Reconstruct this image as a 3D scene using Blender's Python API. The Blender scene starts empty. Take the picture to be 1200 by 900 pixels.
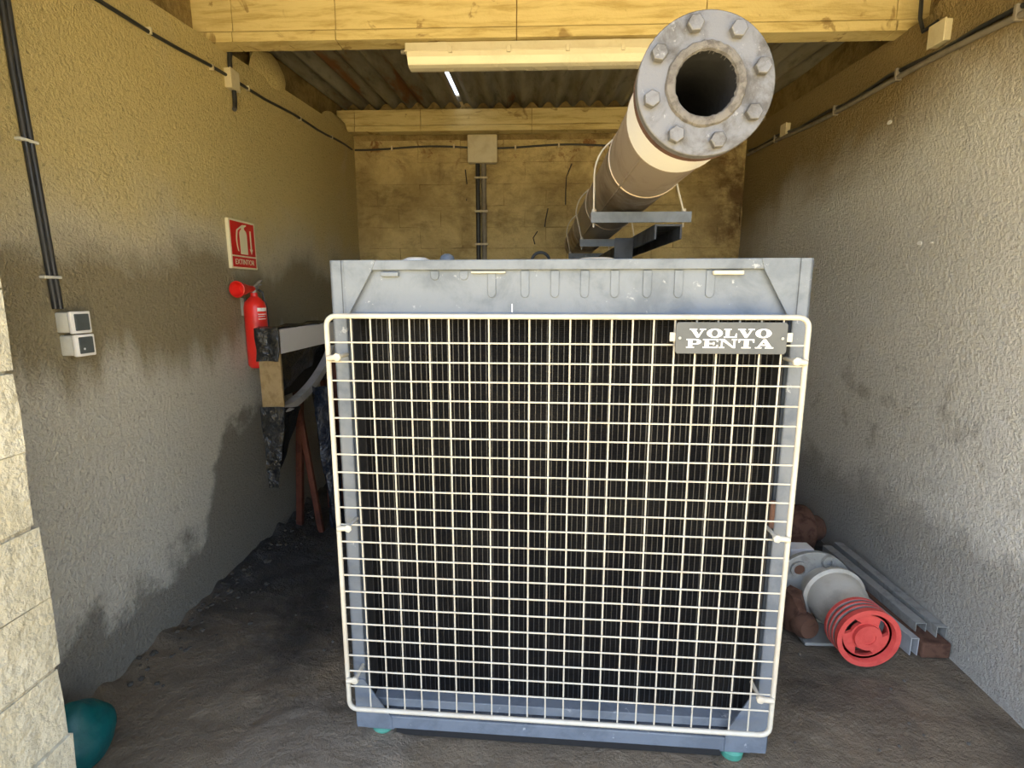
import bpy, bmesh, math, random
from math import sin, cos, pi, radians
from mathutils import Vector, Matrix, noise as mnoise
random.seed(7)
S = bpy.context.scene
COL = S.collection

# ------------------------------------------------------------------ camera, sky, sun, exposure
cam_d = bpy.data.cameras.new('camera')
cam_d.sensor_fit = 'HORIZONTAL'; cam_d.sensor_width = 36.0
cam_d.lens = 607.0 / 1200.0 * 36.0
cam_d.clip_start = 0.02
cam = bpy.data.objects.new('camera', cam_d); COL.objects.link(cam)
cam.location = (0, 0, 1.55)
PITCH = math.atan(105 / 607.0); YAW = math.atan(22 / 607.0 * cos(PITCH))
cam.rotation_euler = (pi / 2 - PITCH, 0, YAW)
S.camera = cam

world = bpy.data.worlds.new('sky'); S.world = world; world.use_nodes = True
wn = world.node_tree; wn.nodes.clear()
sky = wn.nodes.new('ShaderNodeTexSky'); sky.sky_type = 'NISHITA'; sky.sun_disc = False
sky.sun_elevation = radians(70); sky.sun_rotation = radians(-73); sky.dust_density = 2.5; sky.air_density = 1.0
bg = wn.nodes.new('ShaderNodeBackground'); bg.inputs['Strength'].default_value = 0.30
wo = wn.nodes.new('ShaderNodeOutputWorld')
hs = wn.nodes.new('ShaderNodeHueSaturation'); hs.inputs['Saturation'].default_value = 0.72
wn.links.new(sky.outputs[0], hs.inputs['Color']); wn.links.new(hs.outputs[0], bg.inputs[0]); wn.links.new(bg.outputs[0], wo.inputs[0])

sun_d = bpy.data.lights.new('sun', 'SUN'); sun_d.energy = 7.0; sun_d.angle = radians(0.6); sun_d.color = (1.0, 0.90, 0.74)
sun = bpy.data.objects.new('sun', sun_d); COL.objects.link(sun)
SUN_DIR = Vector((-0.32, 0.10, 0.94))          # towards the sun: high over the left wall, slightly behind the shed
sun.rotation_euler = SUN_DIR.to_track_quat('Z', 'Y').to_euler()
sun.location = (6, -3, 9)

S.view_settings.view_transform = 'Standard'; S.view_settings.look = 'None'
S.view_settings.exposure = 1.97; S.view_settings.gamma = 1.0; S.view_settings.use_curve_mapping = False
S.cycles.max_bounces = 8; S.cycles.diffuse_bounces = 5

# ------------------------------------------------------------------ material helper
class NT:
    def __init__(self, name):
        self.m = bpy.data.materials.new(name); self.m.use_nodes = True
        self.t = self.m.node_tree; self.t.nodes.clear()
        self.out = self.t.nodes.new('ShaderNodeOutputMaterial')
        self.b = self.t.nodes.new('ShaderNodeBsdfPrincipled')
        self.t.links.new(self.b.outputs[0], self.out.inputs[0])
        self._co = None
    def n(self, typ, **kw):
        o = self.t.nodes.new(typ)
        for k, v in kw.items(): setattr(o, k, v)
        return o
    def put(self, sock, v):
        if isinstance(v, bpy.types.NodeSocket): self.t.links.new(v, sock)
        elif isinstance(v, (tuple, list)):
            sock.default_value = tuple(v) + ((1,) if len(v) == 3 and len(sock.default_value) == 4 else ())
        else: sock.default_value = v
    def co(self):
        if not self._co: self._co = self.n('ShaderNodeTexCoord').outputs['Object']
        return self._co
    def pos(self):
        g = self.n('ShaderNodeNewGeometry'); s = self.n('ShaderNodeSeparateXYZ')
        self.t.links.new(g.outputs['Position'], s.inputs[0]); return s.outputs
    def gpos(self):
        return self.n('ShaderNodeNewGeometry').outputs['Position']
    def math(self, op, a, b=0.0, clamp=False):
        o = self.n('ShaderNodeMath', operation=op); o.use_clamp = clamp
        self.put(o.inputs[0], a); self.put(o.inputs[1], b); return o.outputs[0]
    def noise(self, scale, detail=4, rough=0.6, dist=0.0, vec=None, col=False):
        o = self.n('ShaderNodeTexNoise'); self.put(o.inputs['Vector'], vec or self.co())
        o.inputs['Scale'].default_value = scale; o.inputs['Detail'].default_value = detail
        o.inputs['Roughness'].default_value = rough; o.inputs['Distortion'].default_value = dist
        return o.outputs['Color' if col else 'Fac']
    def voro(self, scale, vec=None, feature='F1'):
        o = self.n('ShaderNodeTexVoronoi', feature=feature); self.put(o.inputs['Vector'], vec or self.co())
        o.inputs['Scale'].default_value = scale; return o.outputs['Distance']
    def stretch(self, s, vec=None):
        o = self.n('ShaderNodeMapping'); self.put(o.inputs['Vector'], vec or self.co()); o.inputs['Scale'].default_value = s
        return o.outputs[0]
    def rng(self, v, a, b, c=0.0, d=1.0, smooth=True):
        o = self.n('ShaderNodeMapRange'); o.interpolation_type = 'SMOOTHSTEP' if smooth else 'LINEAR'
        self.put(o.inputs['Value'], v)
        for i, x in zip(('From Min', 'From Max', 'To Min', 'To Max'), (a, b, c, d)): self.put(o.inputs[i], x)
        return o.outputs[0]
    def mix(self, a, b, f):
        o = self.n('ShaderNodeMix', data_type='RGBA')
        self.put(o.inputs[0], f); self.put(o.inputs[6], a); self.put(o.inputs[7], b); return o.outputs[2]
    def bump(self, h, strength=0.5, dist=0.01):
        o = self.n('ShaderNodeBump'); self.put(o.inputs['Height'], h)
        o.inputs['Strength'].default_value = strength; o.inputs['Distance'].default_value = dist
        self.put(self.b.inputs['Normal'], o.outputs[0])
    def fin(self, color, rough=0.8, metal=0.0, spec=0.5):
        self.put(self.b.inputs['Base Color'], color); self.put(self.b.inputs['Roughness'], rough)
        self.put(self.b.inputs['Metallic'], metal); self.put(self.b.inputs['Specular IOR Level'], spec)
        return self.m

def worn(name, base, dark, rough=0.5, metal=0.0, scale=9.0, amount=0.5, spots=None, bump=0.15, spec=0.5):
    t = NT(name)
    f = t.rng(t.noise(scale, 6, 0.65, 0.4, vec=t.gpos()), 0.42, 0.68)
    c = t.mix(base, dark, t.math('MULTIPLY', f, amount))
    if spots:
        s = t.rng(t.noise(scale * 3.1, 5, 0.7, vec=t.gpos()), spots[1], spots[1] + 0.08)
        c = t.mix(c, spots[0], s)
    t.bump(t.noise(scale * 14, 3, 0.6, vec=t.gpos()), bump, 0.004)
    return t.fin(c, t.rng(f, 0, 1, rough, min(1, rough + 0.2)), metal, spec)

# rough-cast plaster of the two side walls; stains, tone shifts and painted-in light and shade are laid out in metres along the wall
def plaster(name, side):
    t = NT(name); p = t.gpos(); x, y, z = t.pos()
    big = t.noise(1.3, 5, 0.6, 0.3, vec=p); med = t.noise(5.5, 5, 0.65, vec=p); fine = t.noise(60, 3, 0.6, vec=p)
    wob = t.math('MULTIPLY', t.math('SUBTRACT', med, 0.5), 0.55)
    wob2 = t.math('MULTIPLY', t.math('SUBTRACT', big, 0.5), 0.7)
    zz = t.math('ADD', z, wob); zs = t.math('ADD', z, wob2)
    grey, ochre, damp, brown = (0.62, 0.60, 0.52), (0.66, 0.545, 0.26), (0.30, 0.255, 0.155), (0.27, 0.215, 0.11)
    if side == 'left':
        up = t.rng(zs, 1.55, 2.15)  # warm bounce light on the upper wall, put into the colour
        c = t.mix(grey, ochre, up)
        streak = t.math('MULTIPLY', t.math('SUBTRACT', t.noise(1.0, 3, 0.6, vec=t.stretch((5, 5, 0.7), p)), 0.5), 0.55)
        zb = t.math('ADD', z, streak)
        band = t.math('MULTIPLY', t.rng(zb, 1.15, 1.36), t.rng(zs, 1.86, 1.62))
        c = t.mix(c, damp, t.math('MULTIPLY', band, 0.95))
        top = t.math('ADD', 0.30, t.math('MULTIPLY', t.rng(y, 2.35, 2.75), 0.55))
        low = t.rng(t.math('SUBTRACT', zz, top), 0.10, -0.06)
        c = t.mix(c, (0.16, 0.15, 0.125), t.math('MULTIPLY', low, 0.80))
        back = t.math('MULTIPLY', t.rng(y, 3.6, 5.0), 0.35)  # browner towards the back of the room
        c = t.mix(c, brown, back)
    else:
        grey = (0.74, 0.73, 0.68)
        up = t.rng(t.math('SUBTRACT', zs, t.math('MULTIPLY', y, -0.12)), 2.45, 2.95)  # shade under the roof on the upper wall, painted as darker brown
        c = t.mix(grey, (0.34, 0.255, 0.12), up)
        bk = t.rng(t.math('ADD', y, wob), 4.0, 5.0)  # browner towards the back, with an uneven edge
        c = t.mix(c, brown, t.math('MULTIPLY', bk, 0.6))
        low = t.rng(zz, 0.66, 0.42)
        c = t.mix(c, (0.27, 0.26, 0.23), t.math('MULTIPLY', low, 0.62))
        st = t.math('MULTIPLY', t.rng(med, 0.52, 0.64), t.math('MULTIPLY', t.rng(zs, 0.7, 0.85), t.rng(zs, 1.3, 1.1)))
        c = t.mix(c, (0.33, 0.31, 0.265), t.math('MULTIPLY', st, 0.5))
    c = t.mix(c, (0.11, 0.095, 0.065), t.math('MULTIPLY', t.rng(fine, 0.58, 0.72), 0.35))
    c = t.mix(c, (0.58, 0.54, 0.45), t.math('MULTIPLY', t.rng(big, 0.56, 0.75), 0.30))
    h = t.math('ADD', t.noise(62, 5, 0.68, 0.15, vec=p), t.math('MULTIPLY', t.noise(18, 3, 0.6, vec=p), 0.5))
    t.bump(h, 1.0, 0.022)
    return t.fin(c, 0.95, 0, 0.2)

def block_mat(name, base, dark, joint_dirt=0.5, sc=3.0):
    t = NT(name); p = t.gpos()
    f = t.rng(t.noise(sc, 6, 0.7, 0.6, vec=p), 0.38, 0.66); g = t.rng(t.noise(sc * 6, 5, 0.7, vec=p), 0.45, 0.7)
    c = t.mix(base, dark, t.math('MULTIPLY', f, joint_dirt)); c = t.mix(c, dark, t.math('MULTIPLY', g, joint_dirt * 0.6))
    t.bump(t.math('ADD', t.noise(28, 5, 0.7, vec=p), t.noise(7, 4, 0.6, vec=p)), 0.8, 0.016)
    return t.fin(c, 0.95, 0, 0.2)

def back_wall_mat(name):
    t = NT(name); p = t.gpos(); x, y, z = t.pos()
    f = t.rng(t.noise(1.7, 6, 0.68, 0.5, vec=p), 0.36, 0.66); g = t.rng(t.noise(5, 7, 0.75, 0.3, vec=t.stretch((0.6, 1, 1.3), p)), 0.44, 0.68)
    c = t.mix((0.62, 0.50, 0.25), (0.30, 0.22, 0.095), t.math('MULTIPLY', f, 0.75))
    c = t.mix(c, (0.10, 0.066, 0.026), t.math('MULTIPLY', g, 0.45))
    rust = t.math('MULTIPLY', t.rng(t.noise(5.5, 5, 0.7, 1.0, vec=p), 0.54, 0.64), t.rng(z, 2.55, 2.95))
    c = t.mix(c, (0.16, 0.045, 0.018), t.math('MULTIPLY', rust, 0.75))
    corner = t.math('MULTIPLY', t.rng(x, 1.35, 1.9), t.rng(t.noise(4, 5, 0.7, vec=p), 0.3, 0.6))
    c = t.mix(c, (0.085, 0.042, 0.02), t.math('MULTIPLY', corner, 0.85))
    t.bump(t.math('ADD', t.noise(22, 5, 0.7, vec=p), t.noise(6, 4, 0.6, vec=p)), 0.8, 0.02)
    return t.fin(c, 0.95, 0, 0.2)

def floor_mat():
    t = NT('dirty_concrete_floor'); p = t.gpos(); x, y, z = t.pos()
    a = t.noise(1.6, 7, 0.68, 0.6, vec=p); b = t.noise(9, 6, 0.7, 0.4, vec=p); c_ = t.noise(45, 4, 0.7, vec=p)
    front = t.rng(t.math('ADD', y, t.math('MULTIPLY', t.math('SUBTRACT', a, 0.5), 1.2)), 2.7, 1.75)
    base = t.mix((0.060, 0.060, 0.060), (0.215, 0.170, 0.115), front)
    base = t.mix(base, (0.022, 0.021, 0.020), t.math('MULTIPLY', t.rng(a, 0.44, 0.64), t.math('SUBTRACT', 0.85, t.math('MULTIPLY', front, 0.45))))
    dx = t.math('DIVIDE', t.math('ADD', x, 0.72), 0.34); dy = t.math('DIVIDE', t.math('SUBTRACT', y, 1.50), 0.32)
    rr = t.math('ADD', t.math('ADD', t.math('MULTIPLY', dx, dx), t.math('MULTIPLY', dy, dy)), t.math('MULTIPLY', t.math('SUBTRACT', b, 0.5), 1.6))
    base = t.mix(base, (0.235, 0.20, 0.155), t.math('MULTIPLY', t.rng(rr, 1.1, 0.7), 0.65))
    base = t.mix(base, (0.20, 0.175, 0.13), t.math('MULTIPLY', t.rng(b, 0.55, 0.72), t.math('ADD', 0.15, t.math('MULTIPLY', front, 0.5))))
    base = t.mix(base, (0.30, 0.27, 0.21), t.math('MULTIPLY', t.rng(c_, 0.66, 0.74), 0.45))
    t.bump(t.math('ADD', t.math('MULTIPLY', b, 1.5), t.noise(55, 5, 0.75, vec=p)), 1.0, 0.022)
    return t.fin(base, t.rng(t.noise(3, 5, 0.6, vec=p), 0.4, 0.65, 0.42, 0.9), 0, 0.4)

def beam_mat():
    t = NT('board_marked_concrete'); p = t.gpos()
    g = t.noise(3, 6, 0.7, 0.5, vec=t.stretch((1, 3, 9), p)); s = t.noise(6.5, 4, 0.6, 0.7, vec=p)
    c = t.mix((0.64, 0.53, 0.26), (0.44, 0.33, 0.13), t.rng(g, 0.42, 0.7))
    c = t.mix(c, (0.22, 0.135, 0.05), t.math('MULTIPLY', t.rng(s, 0.60, 0.67), 0.7))
    t.bump(t.math('ADD', g, t.noise(60, 3, 0.6, vec=p)), 0.4, 0.006)
    return t.fin(c, 0.9, 0, 0.25)

def sheet_mat():
    t = NT('fibre_cement_sheet'); p = t.gpos()
    a = t.noise(1.7, 5, 0.65, vec=t.stretch((2.4, 0.35, 1), p)); b = t.noise(11, 5, 0.7, vec=t.stretch((1, 0.25, 1), p))
    c = t.mix((0.30, 0.285, 0.235), (0.19, 0.17, 0.12), t.rng(a, 0.4, 0.62))
    c = t.mix(c, (0.18, 0.075, 0.028), t.math('MULTIPLY', t.rng(a, 0.56, 0.66), 0.9))
    c = t.mix(c, (0.05, 0.045, 0.035), t.math('MULTIPLY', t.rng(b, 0.52, 0.7), 0.5))
    t.bump(t.noise(50, 3, 0.6, vec=p), 0.3, 0.004)
    return t.fin(c, 0.9, 0, 0.2)

def plastic_mat(name, col, rough=0.22):
    t = NT(name); p = t.gpos()
    h = t.noise(16, 4, 0.6, 1.6, vec=p)
    c = t.mix(col, tuple(min(1, v * 3 + 0.02) for v in col), t.math('MULTIPLY', t.rng(t.noise(20, 5, 0.7, vec=p), 0.5, 0.75), 0.6))
    t.bump(h, 0.9, 0.02)
    return t.fin(c, rough, 0, 0.6)

def core_mat():
    t = NT('radiator_fins'); p = t.co(); s = t.n('ShaderNodeSeparateXYZ'); t.put(s.inputs[0], p)
    w = t.math('SINE', t.math('MULTIPLY', s.outputs[2], 2 * pi / 0.0045))
    d = t.rng(t.noise(3, 4, 0.6, vec=p), 0.4, 0.7)
    c = t.mix((0.004, 0.004, 0.0045), (0.010, 0.0095, 0.009), d)
    t.bump(w, 0.6, 0.002)
    return t.fin(c, 0.8, 0.0, 0.12)

M = {}
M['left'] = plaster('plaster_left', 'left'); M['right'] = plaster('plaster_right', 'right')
M['back'] = back_wall_mat('old_block_wall')
M['mortar'] = block_mat('mortar', (0.36, 0.27, 0.12), (0.15, 0.10, 0.04), 0.8)
M['pier'] = block_mat('whitewashed_block', (0.62, 0.59, 0.47), (0.44, 0.405, 0.285), 0.6)
M['pier_m'] = block_mat('pale_mortar', (0.46, 0.43, 0.33), (0.30, 0.26, 0.18), 0.6)
M['floor'] = floor_mat(); M['beam'] = beam_mat(); M['sheet'] = sheet_mat()
M['ground'] = block_mat('sunlit_ochre_yard', (0.62, 0.50, 0.25), (0.52, 0.40, 0.19), 0.5, 1.2)
M['blue'] = worn('blue_grey_paint', (0.148, 0.173, 0.208), (0.086, 0.104, 0.130), 0.45, 0.0, 7, 0.7, ((0.34, 0.36, 0.38), 0.635))
M['blue_d'] = worn('dark_grey_paint', (0.06, 0.068, 0.082), (0.03, 0.036, 0.045), 0.5, 0.0, 7, 0.7)
M['cream'] = worn('cream_coated_wire', (0.50, 0.475, 0.40), (0.36, 0.29, 0.21), 0.45, 0, 11, 0.35, ((0.30, 0.17, 0.09), 0.70), 0.05)
M['core'] = core_mat()
M['tube'] = worn('radiator_tube', (0.042, 0.044, 0.047), (0.010, 0.010, 0.011), 0.42, 0.4, 5, 0.9)
M['black'] = worn('black_steel', (0.012, 0.012, 0.013), (0.006, 0.006, 0.006), 0.6, 0, 5, 0.5)
M['flange'] = worn('weathered_flange', (0.150, 0.150, 0.155), (0.070, 0.066, 0.064), 0.5, 0.3, 14, 1.0, ((0.24, 0.24, 0.24), 0.62))
M['rust'] = worn('rust', (0.105, 0.05, 0.030), (0.045, 0.018, 0.010), 0.85, 0, 18, 0.9)
M['soot'] = worn('sooty_bore', (0.012, 0.012, 0.014), (0.02, 0.022, 0.028), 0.75, 0, 20, 0.8)
M['weld'] = worn('weld_bead', (0.18, 0.17, 0.16), (0.08, 0.072, 0.066), 0.6, 0.3, 40, 0.8, None, 0.8)
M['collar'] = worn('pale_galvanised_collar', (0.84, 0.83, 0.81), (0.70, 0.67, 0.60), 0.42, 0.1, 4, 0.5)
M['clad'] = worn('dull_brown_cladding', (0.36, 0.30, 0.24), (0.20, 0.145, 0.095), 0.42, 0.4, 4, 0.9)
M['galv'] = worn('galvanised_steel', (0.36, 0.37, 0.36), (0.22, 0.225, 0.215), 0.45, 0.35, 14, 0.8, ((0.20, 0.11, 0.06), 0.68))
M['alu'] = worn('grey_cast_housing', (0.52, 0.50, 0.44), (0.36, 0.335, 0.28), 0.6, 0.15, 10, 0.7)
M['red'] = worn('signal_red', (0.78, 0.030, 0.022), (0.55, 0.018, 0.014), 0.32, 0, 6, 0.4)
M['pred'] = worn('faded_red_pulley', (0.62, 0.085, 0.07), (0.48, 0.04, 0.035), 0.5, 0, 10, 0.7, ((0.80, 0.40, 0.36), 0.66))
M['groove'] = worn('pulley_groove', (0.15, 0.135, 0.125), (0.08, 0.06, 0.055), 0.55, 0.2, 12, 0.7)
M['sign_r'] = worn('sign_red', (0.62, 0.012, 0.012), (0.56, 0.012, 0.012), 0.35, 0, 4, 0.3, None, 0.0)
M['sign_w'] = worn('sign_cream', (0.80, 0.74, 0.52), (0.72, 0.66, 0.44), 0.4, 0, 4, 0.3, None, 0.0)
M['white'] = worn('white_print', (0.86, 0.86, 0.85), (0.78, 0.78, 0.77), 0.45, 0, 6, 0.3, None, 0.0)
M['badge'] = worn('badge_grey', (0.075, 0.083, 0.09), (0.06, 0.068, 0.072), 0.45, 0, 9, 0.5, None, 0.03)
M['box'] = worn('pale_switch_plastic', (0.66, 0.67, 0.62), (0.50, 0.49, 0.42), 0.45, 0, 9, 0.5)
M['flap'] = worn('smoked_grey_flap', (0.085, 0.10, 0.105), (0.055, 0.062, 0.062), 0.3, 0, 10, 0.5)
M['cond'] = worn('black_conduit', (0.022, 0.024, 0.027), (0.05, 0.05, 0.05), 0.35, 0, 9, 0.6)
M['cond_g'] = worn('grey_conduit', (0.23, 0.205, 0.17), (0.14, 0.115, 0.08), 0.45, 0, 9, 0.6)
M['jbox'] = worn('cream_junction_box', (0.62, 0.56, 0.39), (0.46, 0.38, 0.22), 0.5, 0, 9, 0.6, ((0.20, 0.08, 0.035), 0.70))
M['lamp'] = worn('lamp_housing', (0.66, 0.61, 0.46), (0.54, 0.47, 0.31), 0.4, 0, 8, 0.5)
M['lens'] = worn('lamp_diffuser', (0.74, 0.69, 0.53), (0.60, 0.54, 0.38), 0.2, 0, 5, 0.5, None, 0.02)
M['bplas'] = plastic_mat('black_plastic_film', (0.012, 0.013, 0.014)); M['nplas'] = plastic_mat('navy_plastic_film', (0.012, 0.017, 0.03))
M['card'] = worn('tan_cardboard', (0.33, 0.245, 0.125), (0.20, 0.14, 0.065), 0.8, 0, 12, 0.8)
M['gpanel'] = worn('light_grey_panel', (0.74, 0.75, 0.78), (0.64, 0.65, 0.68), 0.4, 0, 4, 0.5, None, 0.02)
M['gband'] = worn('grey_sheet_band', (0.44, 0.45, 0.47), (0.30, 0.31, 0.32), 0.4, 0.2, 8, 0.7)
M['brown'] = worn('red_brown_bar', (0.115, 0.030, 0.014), (0.05, 0.014, 0.008), 0.6, 0, 10, 0.8)
M['teal'] = worn('teal_plastic', (0.0, 0.10, 0.10), (0.0, 0.06, 0.065), 0.45, 0, 6, 0.6, None, 0.2)
M['green'] = worn('green_rubber', (0.06, 0.26, 0.19), (0.05, 0.16, 0.12), 0.6, 0, 20, 0.6)
M['stone'] = worn('rubble_grey', (0.085, 0.078, 0.066), (0.03, 0.028, 0.024), 0.9, 0, 20, 0.8)

# ------------------------------------------------------------------ mesh helpers
class MB:
    def __init__(self): self.bm = bmesh.new()
    def box(self, lo, hi, rot=None, c=None):
        vs = [self.bm.verts.new(Vector((x, y, z))) for x in (lo[0], hi[0]) for y in (lo[1], hi[1]) for z in (lo[2], hi[2])]
        for f in ((0, 1, 3, 2), (4, 6, 7, 5), (0, 4, 5, 1), (2, 3, 7, 6), (0, 2, 6, 4), (1, 5, 7, 3)):
            self.bm.faces.new([vs[i] for i in f])
        if rot is not None:
            bmesh.ops.rotate(self.bm, verts=vs, cent=c or ((Vector(lo) + Vector(hi)) / 2), matrix=rot)
        return self
    def prism(self, pts, d):                    # polygon (3D points) extruded along vector d
        d = Vector(d); a = [self.bm.verts.new(Vector(p)) for p in pts]; b = [self.bm.verts.new(Vector(p) + d) for p in pts]
        n = len(pts); self.bm.faces.new(a); self.bm.faces.new(b[::-1])
        for i in range(n): self.bm.faces.new((a[i], b[i], b[(i + 1) % n], a[(i + 1) % n]))
        return self
    def rings(self, rs, cap0=True, cap1=True, closed=False):
        R = [[self.bm.verts.new(v) for v in r] for r in rs]; n = len(R[0])
        for i in range(len(R) - (0 if closed else 1)):
            A, B = R[i], R[(i + 1) % len(R)]
            for j in range(n): self.bm.faces.new((A[j], A[(j + 1) % n], B[(j + 1) % n], B[j]))
        if not closed:
            if cap0: self.bm.faces.new(R[0][::-1])
            if cap1: self.bm.faces.new(R[-1])
        return self
    def lathe(self, prof, o, axis, seg=32, cap0=True, cap1=True, ph=0.0, closed=False):   # prof: (distance along axis, radius)
        axis = Vector(axis).normalized(); u = axis.orthogonal().normalized(); v = axis.cross(u); o = Vector(o)
        rs = [[o + axis * t + (u * cos(2 * pi * k / seg + ph) + v * sin(2 * pi * k / seg + ph)) * r for k in range(seg)] for t, r in prof]
        return self.rings(rs, cap0, cap1, closed)
    def cyl(self, p0, p1, r, seg=12, ph=0.0, r1=None):
        d = Vector(p1) - Vector(p0); return self.lathe([(0, r), (d.length, r if r1 is None else r1)], p0, d, seg, ph=ph)
    def tube(self, pts, r, seg=8, closed=False):
        P = [Vector(p) for p in pts]; n = len(P); rs = []; u = None
        for i in range(n):
            if closed: t = (P[(i + 1) % n] - P[i - 1])
            else: t = P[min(i + 1, n - 1)] - P[max(i - 1, 0)]
            t.normalize()
            u = t.orthogonal().normalized() if u is None else (u - t * u.dot(t)).normalized()
            v = t.cross(u); rs.append([P[i] + (u * cos(2 * pi * k / seg) + v * sin(2 * pi * k / seg)) * r for k in range(seg)])
        return self.rings(rs, closed=closed)
    def grid(self, nu, nv, fn):
        V = [[self.bm.verts.new(fn(i / nu, j / nv)) for j in range(nv + 1)] for i in range(nu + 1)]
        for i in range(nu):
            for j in range(nv): self.bm.faces.new((V[i][j], V[i + 1][j], V[i + 1][j + 1], V[i][j + 1]))
        return self
    def mesh(self, name, mat, bevel=0.0, smooth=False, solid=0.0):
        bm = self.bm
        bmesh.ops.recalc_face_normals(bm, faces=bm.faces)
        if bevel: 
            es = [e for e in bm.edges if len(e.link_faces) == 2 and e.calc_face_angle(0) > 0.7]
            bmesh.ops.bevel(bm, geom=es, offset=bevel, segments=2, profile=0.5, affect='EDGES', clamp_overlap=True)
        if solid: bmesh.ops.solidify(bm, geom=bm.faces[:], thickness=solid)
        me = bpy.data.meshes.new(name); bm.to_mesh(me); bm.free(); me.materials.append(mat)
        if smooth:
            me.polygons.foreach_set('use_smooth', [True] * len(me.polygons))
            try: me.set_sharp_from_angle(angle=radians(38))
            except Exception: pass
        return me
    def build(self, name, mat, parent=None, **kw):
        return link(name, self.mesh(name, mat, **kw), parent)

def link(name, me, parent=None, loc=None):
    o = bpy.data.objects.new(name, me); COL.objects.link(o)
    if parent: o.parent = parent
    if loc: o.location = loc
    return o
def tag(o, label, cat, group=None):
    o['label'] = label; o['category'] = cat
    if group: o['group'] = group
    return o
def struct(o): o['kind'] = 'structure'; return o
def stuff(o): o['kind'] = 'stuff'; return o
def thing(name, label, cat, loc=(0, 0, 0), rz=0.0, group=None):
    o = bpy.data.objects.new(name, None); COL.objects.link(o); o.location = loc; o.rotation_euler = (0, 0, rz); o.empty_display_size = 0.1
    return tag(o, label, cat, group)
def nz(p, s=1.0): return mnoise.noise(Vector(p) * s)
def text_mesh(body, size, mat, depth=0.0006):
    cu = bpy.data.curves.new('lettering', 'FONT'); cu.body = body; cu.size = size; cu.extrude = depth
    cu.align_x = 'CENTER'; cu.align_y = 'CENTER'; cu.resolution_u = 3
    tmp = bpy.data.objects.new('lettering_source', cu); COL.objects.link(tmp)
    dg = bpy.context.evaluated_depsgraph_get(); me = bpy.data.meshes.new_from_object(tmp.evaluated_get(dg))
    bpy.data.objects.remove(tmp); bpy.data.curves.remove(cu); me.name = 'lettering'
    me.materials.clear(); me.materials.append(mat); return me

# ------------------------------------------------------------------ the setting
def xr(y): return 1.80 + 0.047 * (y - 1.7)               # inner face of the right wall
def wtop(y): return 2.84 + 0.078 * (y - 2.87)            # top of the plastered walls (mono-pitch)
BY = 5.10
def fz(x, y):
    e = min(1, max(0, (x + 1.66) / (0.16 + 0.10 * nz((y, 0, 7), 3))))
    base = 0.011 * nz((x, y, 0), 2.2) + 0.008 * nz((x, y, 3), 7) + 0.0045 * nz((x, y, 5), 19) + 0.002 * nz((x, y, 8), 45)
    d = math.hypot((x + 0.72) / 0.32, (y - 1.50) / 0.30)            # worn screed patch in front of the left foot
    patch = 0.016 * min(1, max(0, (1.0 + 0.35 * nz((x, y, 4), 5) - d) * 6))
    return base - 0.006 + patch + (1 - e) ** 1.3 * (0.034 + 0.050 * nz((x, y, 1), 9))
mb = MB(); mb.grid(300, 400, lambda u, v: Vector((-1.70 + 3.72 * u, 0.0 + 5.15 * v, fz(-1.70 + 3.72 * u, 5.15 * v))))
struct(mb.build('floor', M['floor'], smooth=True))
mb = MB(); mb.box((-14, -26, -0.20), (14, 0.02, -0.02)); struct(mb.build('ground', M['ground']))

def side_wall(name, s, mat):
    y0, y1 = 0.40, BY + 0.2; X = (lambda y: -1.66) if s < 0 else xr
    f = lambda y, z, o: Vector((X(y) + s * o, y, z))
    mb = MB()
    mb.rings([[f(y0, -0.1, 0), f(y0, wtop(y0), 0), f(y0, wtop(y0), 0.25), f(y0, -0.1, 0.25)],
              [f(y1, -0.1, 0), f(y1, wtop(y1), 0), f(y1, wtop(y1), 0.25), f(y1, -0.1, 0.25)]])
    w = struct(mb.build(name, mat))
    up = MB()                                            # outer leaf up to the roof, added to keep sky light out of the gap
    up.rings([[f(y0, wtop(y0) - .02, 0.10), f(y0, wtop(y0) + .26, 0.10), f(y0, wtop(y0) + .26, 0.25), f(y0, wtop(y0) - .02, 0.25)],
              [f(y1, wtop(y1) - .02, 0.10), f(y1, wtop(y1) + .26, 0.10), f(y1, wtop(y1) + .26, 0.25), f(y1, wtop(y1) - .02, 0.25)]])
    up.build('light_block_leaf', M['mortar'], w)
    return w
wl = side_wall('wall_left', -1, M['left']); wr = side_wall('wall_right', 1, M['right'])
def lump(name, mat, parent, c, s, seed, n=10):
    mb = MB(); bmesh.ops.create_icosphere(mb.bm, subdivisions=2, radius=1.0)
    for v in mb.bm.verts:
        k = 1 + 0.35 * nz(v.co + Vector((seed, 0, 0)), 1.6); v.co = Vector((v.co.x * s[0] * k, v.co.y * s[1] * k, v.co.z * s[2] * k)) + Vector(c)
    return mb.build(name, mat, parent, smooth=True)
lump('mortar_patch', M['left'], wl, (-1.69, 3.55, 2.95), (0.05, 0.22, 0.115), 2)
lump('mortar_patch', M['left'], wl, (-1.70, 4.75, 3.0), (0.05, 0.25, 0.08), 5)
lump('mortar_patch', M['right'], wr, (xr(2.5) + .05, 2.55, 2.84), (0.06, 0.25, 0.10), 8)

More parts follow.
